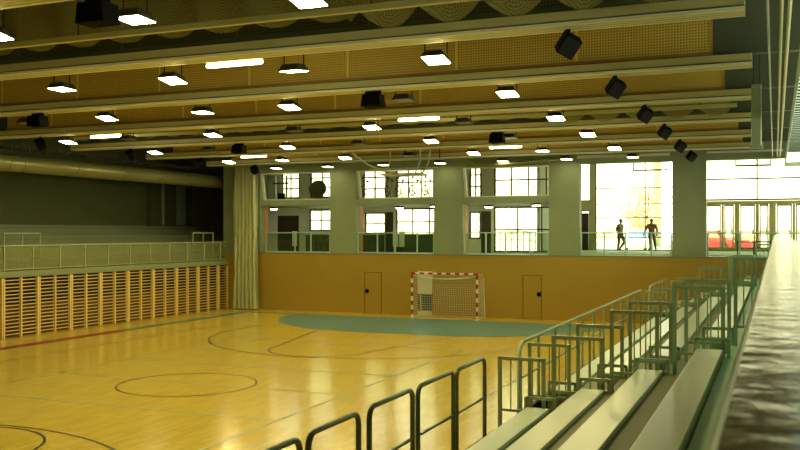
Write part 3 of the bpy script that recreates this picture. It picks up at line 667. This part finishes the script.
for i,x in enumerate((-19.7,-18.3,-17.7,-16.9,-16.2,-15.6)):
    l=f'dark exercise bike behind the upper window of the second opening, {["leftmost","second from left","third from left","third from right","second from right","rightmost"][i]}'
    if fb is None: fb=bike(x,42.6,l)
    else: bike(x,42.6,l,fb)
for q in bpy.data.objects:
    if q.name.startswith('exercise_bike'): q.scale=(.6,.8,1.05)
for i,(x,lab) in enumerate(((-22.8,'dark exercise ball on a stand upstairs, left of the pair'),(-22.2,'dark exercise ball on a stand upstairs, right of the pair'))):
    o=thing('exercise_ball',lab,'ball',(x,43.05-.95*i,5.5)); yb=43.05-.95*i
    MB().sphere((x,yb,6.2),.43,20,14).build('ball','hedge',o,smooth=True)
    MB().tube([(x+.25*math.cos(a*PI/8),yb+.25*math.sin(a*PI/8),5.82) for a in range(17)],.025,6,cap=False).tube([(x,yb+.2,5.82),(x,yb+.2,5.5)],.03,6).tube([(x,yb-.2,5.82),(x,yb-.2,5.5)],.03,6).build('stand','dframe',o)
o=thing('cable_machine','pale fitness cable machine behind the upper window of the first opening','fitness machine',(-24.6,42.6,5.5))
for X in (-25.1,-24.75,-24.4): MB().box(X-.04,X+.04,42.56,42.64,5.5,6.95).build('column','rail_white',o)
MB().box(-25.2,-24.3,42.5,42.7,6.5,6.58).build('crossbeam','dframe',o); MB().box(-24.9,-24.55,42.5,42.72,5.5,6.0).build('weight_stack','black',o)
# round corridor soffit lamps; all but the near-edge ones added to brighten the rooms
cl=None
for x,y,lab in ((-24.6,41.6,'added lamp brightening the corridor from the soffit of the first opening'),(-21.2,42.6,'added lamp brightening the corridor from the soffit of the first opening, right one'),(-17.6,42.2,'added lamp brightening the corridor from the soffit of the second opening, left one'),(-15.0,40.3,'lit corridor lamp on the soffit of the second opening, near the edge'),(-12.9,42.2,'added lamp brightening the corridor from the soffit of the third opening, left one'),(-10.1,40.5,'lit corridor lamp on the soffit of the third opening, near the edge')):
    if cl is None:
        cl=thing('ceiling_lamp',lab,'lamp',group='corridor lamps'); MB().tube([(0,0,-.1),(0,0,0)],.22,16).build('base','dframe',cl,local=True); MB().tube([(0,0,-.14),(0,0,-.1)],[.16,.2],16).build('diffuser','lamp_low',cl,local=True); o=cl
    else: o=copy_tree(cl); o['label']=lab
    o.location=(x,y,5.22)
# stand boards in the corridor
for X,lab in ((-23.9,'small pale notice stand in the corridor behind the first opening'),(-18.0,'pale notice stand in the corridor behind the second opening, left one'),(-17.65,'pale notice stand in the corridor behind the second opening, right one')):
    o=thing('notice_stand',lab,'notice stand',(X,42.6,FL))
    MB().box(X-.14,X+.14,42.58,42.62,FL+.3,FL+1.1).build('board','paper',o); MB().box(X-.02,X+.02,42.57,42.63,FL,FL+.3).box(X-.15,X+.15,42.45,42.75,FL,FL+.03).build('foot','dframe',o)
# planters below the corridor windows
for a,b,lab in ((-23.5,-22.2,'dark green low cabinet under the window in the first opening'),(-18.3,-15.7,'dark green long low cabinet under the window in the second opening'),(-20.3,-19.05,'dark green short low cabinet under the left window of the second opening')):
    o=thing('low_cabinet',lab,'cabinet',((a+b)/2,43.3,FL)); MB().box(a,b,43.1,43.55,FL,FL+.85).build('body','hedge',o); MB().box(a-.03,b+.03,43.06,43.57,FL+.85,FL+.9).build('top','hedge',o)
    MB().box((a+b)/2-.01,(a+b)/2+.01,43.09,43.1,FL+.05,FL+.8).build('door_gap','black',o)
# ------------------------------------------------------------------ outdoors
struct('ground_street',MB().box(-90,70,BK+.22,140,2.3,2.55).box(-90,70,GZ+.4,140,2.4,2.6),'asphalt')
def building(x0,x1,y,z1,lab):
    o=thing('street_building',lab,'building',((x0+x1)/2,y,2.6)); MB().box(x0,x1,y,y+9,2.6,z1).build('facade','facade',o)
    x=x0+1.2
    while x<x1-1.5:
        z=3.6
        while z<z1-2:
            wf=MB().box(x,x+1.3,y-.05,y+.02,z,z+1.7).build('window','facade',o); MB().box(x+.1,x+1.2,y-.06,y-.04,z+.1,z+1.6).build('pane','facade_win',wf); z+=3.1
        x+=2.8
    MB().box(x0-.3,x1+.3,y-.4,y+9,z1,z1+.3).build('roof_edge','facade',o)
building(-70,-26,84,16,'pale building across the street behind the left openings'); building(-24,-10,80,15,'pale building across the street behind the middle openings'); building(-8,9,82,17,'pale building with tall windows across the street behind the glass doors')
def car(name,lab,loc,rz,paint,gl='car_glass'):
    o=thing(name,lab,'car',loc,rz)
    prof=[(-1.95,.30),(-2.0,.62),(-1.9,.82),(-1.1,.92),(-.45,1.38),(.75,1.42),(1.45,1.0),(1.9,.92),(2.0,.6),(1.95,.3)]
    b=MB().prism(prof,'y',-.82,.82); b.build('body',paint,o,local=True,bevel=.05,smooth=True)
    gw=MB().prism([(-.98,.95),(-.45,1.31),(.1,1.34),(.1,.95)],'y',-.835,.835).prism([(.2,.95),(.2,1.34),(.7,1.35),(1.28,.98)],'y',-.835,.835); gw.build('side_window',gl,o,local=True)
    MB().quad([(-1.13,-.7,.955),(-1.13,.7,.955),(-.52,.62,1.375),(-.52,-.62,1.375)]).build('windscreen',gl,o,local=True)
    for X in (-1.25,1.25):
        for s in (-1,1):
            wv=MB().tube([(X,s*.66,.31),(X,s*.85,.31)],.31,18).build('wheel','tyre',o,local=True,smooth=True)
            MB().tube([(X,s*.84,.31),(X,s*.865,.31)],.17,12).build('hub','rail_white',wv,local=True)
    for s in (-.6,.6): MB().sphere((-1.96,s,.7),.1,10,6,0,(.5,1.3,.8)).build('headlight','paper',o,local=True)
    return o
car('parked_car','red car parked outside the glass doors, just right of the rightmost pillar',(-3.15,60.5,2.6),PI/2+.75,'car_red','facade_win')
car('parked_car','white car with pale blue windscreen parked outside behind the two people',(-8.2,60.0,2.6),PI/2+.15,'car_white')
car('parked_car','brick coloured car parked farther outside behind the glass doors',(-1.9,74,2.6),PI/2,'car_orange','facade_win')
# tree
o=thing('street_tree','small autumn tree with sparse orange leaves outside the fourth opening','tree',(-8.3,64,2.6))
tk=MB().tube([(-8.3,64,2.6),(-8.25,64,4.2),(-8.1,64.1,5.6),(-8.0,64,7.2)],[.12,.09,.06,.02],8)
lf=MB()
for k in range(26):
    a=random.random()*2*PI; z0=3.8+2.8*random.random(); L=1.1+1.7*random.random()*(1-(z0-3.8)/5)
    p0=Vector((-8.2,64,z0)); p1=p0+Vector((math.cos(a)*L,math.sin(a)*L,.5*random.random()+.1)); tk.tube([p0,(p0+p1)/2+Vector((0,0,.06)),p1],[.022,.014,.006],5)
    for q in range(48):
        t=.3+.75*random.random(); c=p0+(p1-p0)*t+Vector((random.gauss(0,.34),random.gauss(0,.34),random.gauss(0,.3)))
        u=Vector((random.gauss(0,1),random.gauss(0,1),random.gauss(0,1))).normalized()*.09; v=u.orthogonal().normalized()*.065
        lf.quad([c-u,c+v,c+u,c-v])
tk.build('trunk','bark',o,smooth=True); lf.build('crown','leaf',o)
# ramp railing outside the third opening
o=thing('ramp_railing','curved steel ramp railing outside the window of the third opening','railing',(-12,46,2.55))
pts=[(-13.2,45.2,3.95),(-12.0,45.4,3.95),(-10.9,46,3.8),(-9.9,46.8,3.62)]
MB().tube(pts,.035,8).build('top_rail','galv',o,smooth=True); MB().tube([(x,y,z-.45) for x,y,z in pts],.02,8).build('mid_rail','galv',o,smooth=True)
for x,y,z in pts+[(-12.6,45.3,3.95),(-11.45,45.7,3.88)]: MB().tube([(x,y,2.55),(x,y,z)],.03,8).build('post','galv',o)
# ------------------------------------------------------------------ people
def person(name,lab,loc,rz,J,cloth,hair):
    o=thing(name,lab,'person',loc,rz)
    names=list(J); E=[('pelvis','waist'),('waist','chest'),('chest','neck'),('neck','head0'),('head0','head1'),('chest','shL'),('shL','elL'),('elL','wrL'),('chest','shR'),('shR','elR'),('elR','wrR'),('pelvis','hipL'),('hipL','knL'),('knL','anL'),('anL','toL'),('pelvis','hipR'),('hipR','knR'),('knR','anR'),('anR','toR')]
    RAD=dict(pelvis=(0.186,0.150),waist=(0.168,0.131),chest=(0.198,0.150),neck=(.055,.055),head0=(.075,.085),head1=(.07,.08),shL=(.095,.09),shR=(.095,.09),elL=(.066,.066),elR=(.066,.066),wrL=(.032,.032),wrR=(.032,.032),hipL=(.115,.115),hipR=(.115,.115),knL=(.085,.085),knR=(.085,.085),anL=(.06,.06),anR=(.06,.06),toL=(.04,.035),toR=(.04,.035))
    me=bpy.data.meshes.new('body'); me.from_pydata([J[n] for n in names],[(names.index(a),names.index(b)) for a,b in E],[])
    b=bpy.data.objects.new('body',me); C.objects.link(b)
    sk=b.modifiers.new('s','SKIN'); sk.use_smooth_shade=True
    for n,v in zip(names,me.skin_vertices[0].data): v.radius=RAD[n]; v.use_root=(n=='pelvis')
    ss=b.modifiers.new('u','SUBSURF'); ss.levels=2; ss.render_levels=2
    dg=bpy.context.evaluated_depsgraph_get(); nm=bpy.data.meshes.new_from_object(b.evaluated_get(dg)); b.modifiers.clear(); b.data=nm
    bm=bmesh.new(); bm.from_mesh(nm)
    # nose, ears and fingers
    def addm(mb):
        k=[bm.verts.new(v) for v in mb.v]
        for ff in mb.f:
            try: fc=bm.faces.new([k[i] for i in ff]); fc.material_index=0; fc.tag=True; fc.smooth=True
            except Exception: pass
    for fc in bm.faces: fc.tag=False
    hx=Vector(J['head0']); 
    ex=MB().sphere((hx.x,hx.y-.095,hx.z+.02),.016,8,6,0,(.8,1.2,1.3))
    for s in (-1,1): ex.sphere((hx.x+s*.08,hx.y+.01,hx.z+.02),.028,8,6,0,(.4,.8,1.2)); ex.sphere((hx.x+s*.03,hx.y-.083,hx.z+.045),.012,6,4)
    ex.box(hx.x-.025,hx.x+.025,hx.y-.088,hx.y-.08,hx.z-.035,hx.z-.025)
    for s in 'LR':
        wv=Vector(J['wr'+s]); ev=Vector(J['el'+s]); dd=(wv-ev).normalized(); sd=dd.cross(Vector((0,1,0))); sd=sd.normalized() if sd.length>.1 else Vector((1,0,0))
        pc=wv+dd*.045; ex.tube([wv,pc,wv+dd*.09],[.03,.042,.036],8)
        for q,L in zip((-1.5,-.5,.5,1.5),(.06,.075,.07,.05)):
            r0=wv+dd*.085+sd*q*.018; ex.tube([r0,r0+dd*L*.5,r0+dd*L+Vector((0,-.02,0))],[.009,.0085,.007],6)
        r0=wv+dd*.04+sd*.035; ex.tube([r0,r0+sd*.025+dd*.02,r0+sd*.035+dd*.05],[.011,.01,.008],6)
    addm(ex)
    wz=J['waist'][2]-.06
    for fc in bm.faces:
        if fc.tag: continue
        c=fc.calc_center_median()
        hand=min((c-Vector(J['wrL'])).length,(c-Vector(J['wrR'])).length)<.03
        fc.material_index=0 if (c.z>J['neck'][2]-.0 or hand) else (1 if c.z>J['pelvis'][2]-.06 or (c-Vector(J['wrL'])).length<.25 or (c-Vector(J['wrR'])).length<.25 else (2 if c.z>.09 else 3))
    bm.to_mesh(nm); bm.free()
    nm.materials.clear()
    for k in ('skin',cloth,'jeans','black'): nm.materials.append(M[k])
    b.parent=o
    h=MB().sphere((hx.x,hx.y+.018,hx.z+.062),.098,14,10,0,(.92,1.02,.95)); h.build('hair',hair,o,local=True,smooth=True)
    return o
J1=dict(pelvis=(0,.02,.96),waist=(0,0,1.12),chest=(0,.0,1.36),neck=(0,-.02,1.52),head0=(0,-.04,1.64),head1=(0,-.03,1.72),
 shL=(.19,0,1.42),elL=(.27,.16,1.18),wrL=(.2,.0,1.0),shR=(-.19,0,1.42),elR=(-.25,.12,1.16),wrR=(-.19,-.12,1.0),
 hipL=(.1,.02,.9),knL=(.1,-.22,.52),anL=(.1,.12,.13),toL=(.1,.0,.045),hipR=(-.1,.02,.9),knR=(-.1,.02,.5),anR=(-.1,.1,.09),toR=(-.1,-.08,.045))
J2=dict(pelvis=(0,0,.95),waist=(0,0,1.1),chest=(0,0,1.36),neck=(0,0,1.52),head0=(0,-.01,1.64),head1=(0,0,1.73),
 shL=(.21,0,1.42),elL=(.30,.03,1.15),wrL=(.26,-.12,.95),shR=(-.21,0,1.42),elR=(-.33,.0,1.16),wrR=(-.42,-.12,.96),
 hipL=(.1,0,.9),knL=(.17,-.02,.5),anL=(.23,.02,.09),toL=(.25,-.14,.045),hipR=(-.1,0,.9),knR=(-.07,-.03,.5),anR=(-.04,.02,.09),toR=(-.04,-.14,.045))
person('person','person in an olive jacket striding in the lobby, left of the two behind the railing',(-8.0,51.3,FL),math.radians(62),J1,'jacket','hair')
person('person','person in a dark jacket standing with legs apart in the lobby, right of the two',(-6.3,51.3,FL),math.radians(10),J2,'jacket2','hair')
# ------------------------------------------------------------------ light
wd=bpy.data.worlds.new('World'); bpy.context.scene.world=wd; wd.use_nodes=True; nt=wd.node_tree
bg=nt.nodes['Background']
sky=N(nt,'ShaderNodeTexSky'); sky.sky_type='HOSEK_WILKIE'; sky.turbidity=8; sky.ground_albedo=.5; sky.sun_direction=(.3,-.4,.75)
mx=mixc(nt,.9,sky.outputs[0],(1.0,1.0,.86,1))
nt.links.new(mx,bg.inputs['Color']); bg.inputs['Strength'].default_value=10.0
def area(name,loc,rot,sx,sy,power,col):
    l=bpy.data.lights.new(name,'AREA'); l.shape='RECTANGLE'; l.size=sx; l.size_y=sy; l.energy=power; l.color=col
    o=bpy.data.objects.new(name,l); C.objects.link(o); o.location=loc; o.rotation_euler=rot; return o
# ------------------------------------------------------------------ camera
F=900.
cam=bpy.data.cameras.new('Camera'); co=bpy.data.objects.new('Camera',cam); C.objects.link(co)
co.location=(0,0,3.9); co.rotation_euler=(PI/2,0,math.atan(375/F)); cam.sensor_width=36; cam.lens=F/800*36; cam.shift_y=7/800; cam.dof.use_dof=True; cam.dof.focus_distance=22; cam.dof.aperture_fstop=13; cam.clip_start=.02; cam.clip_end=500
bpy.context.scene.camera=co
vs=bpy.context.scene.view_settings; vs.view_transform='Standard'; vs.exposure=0.0
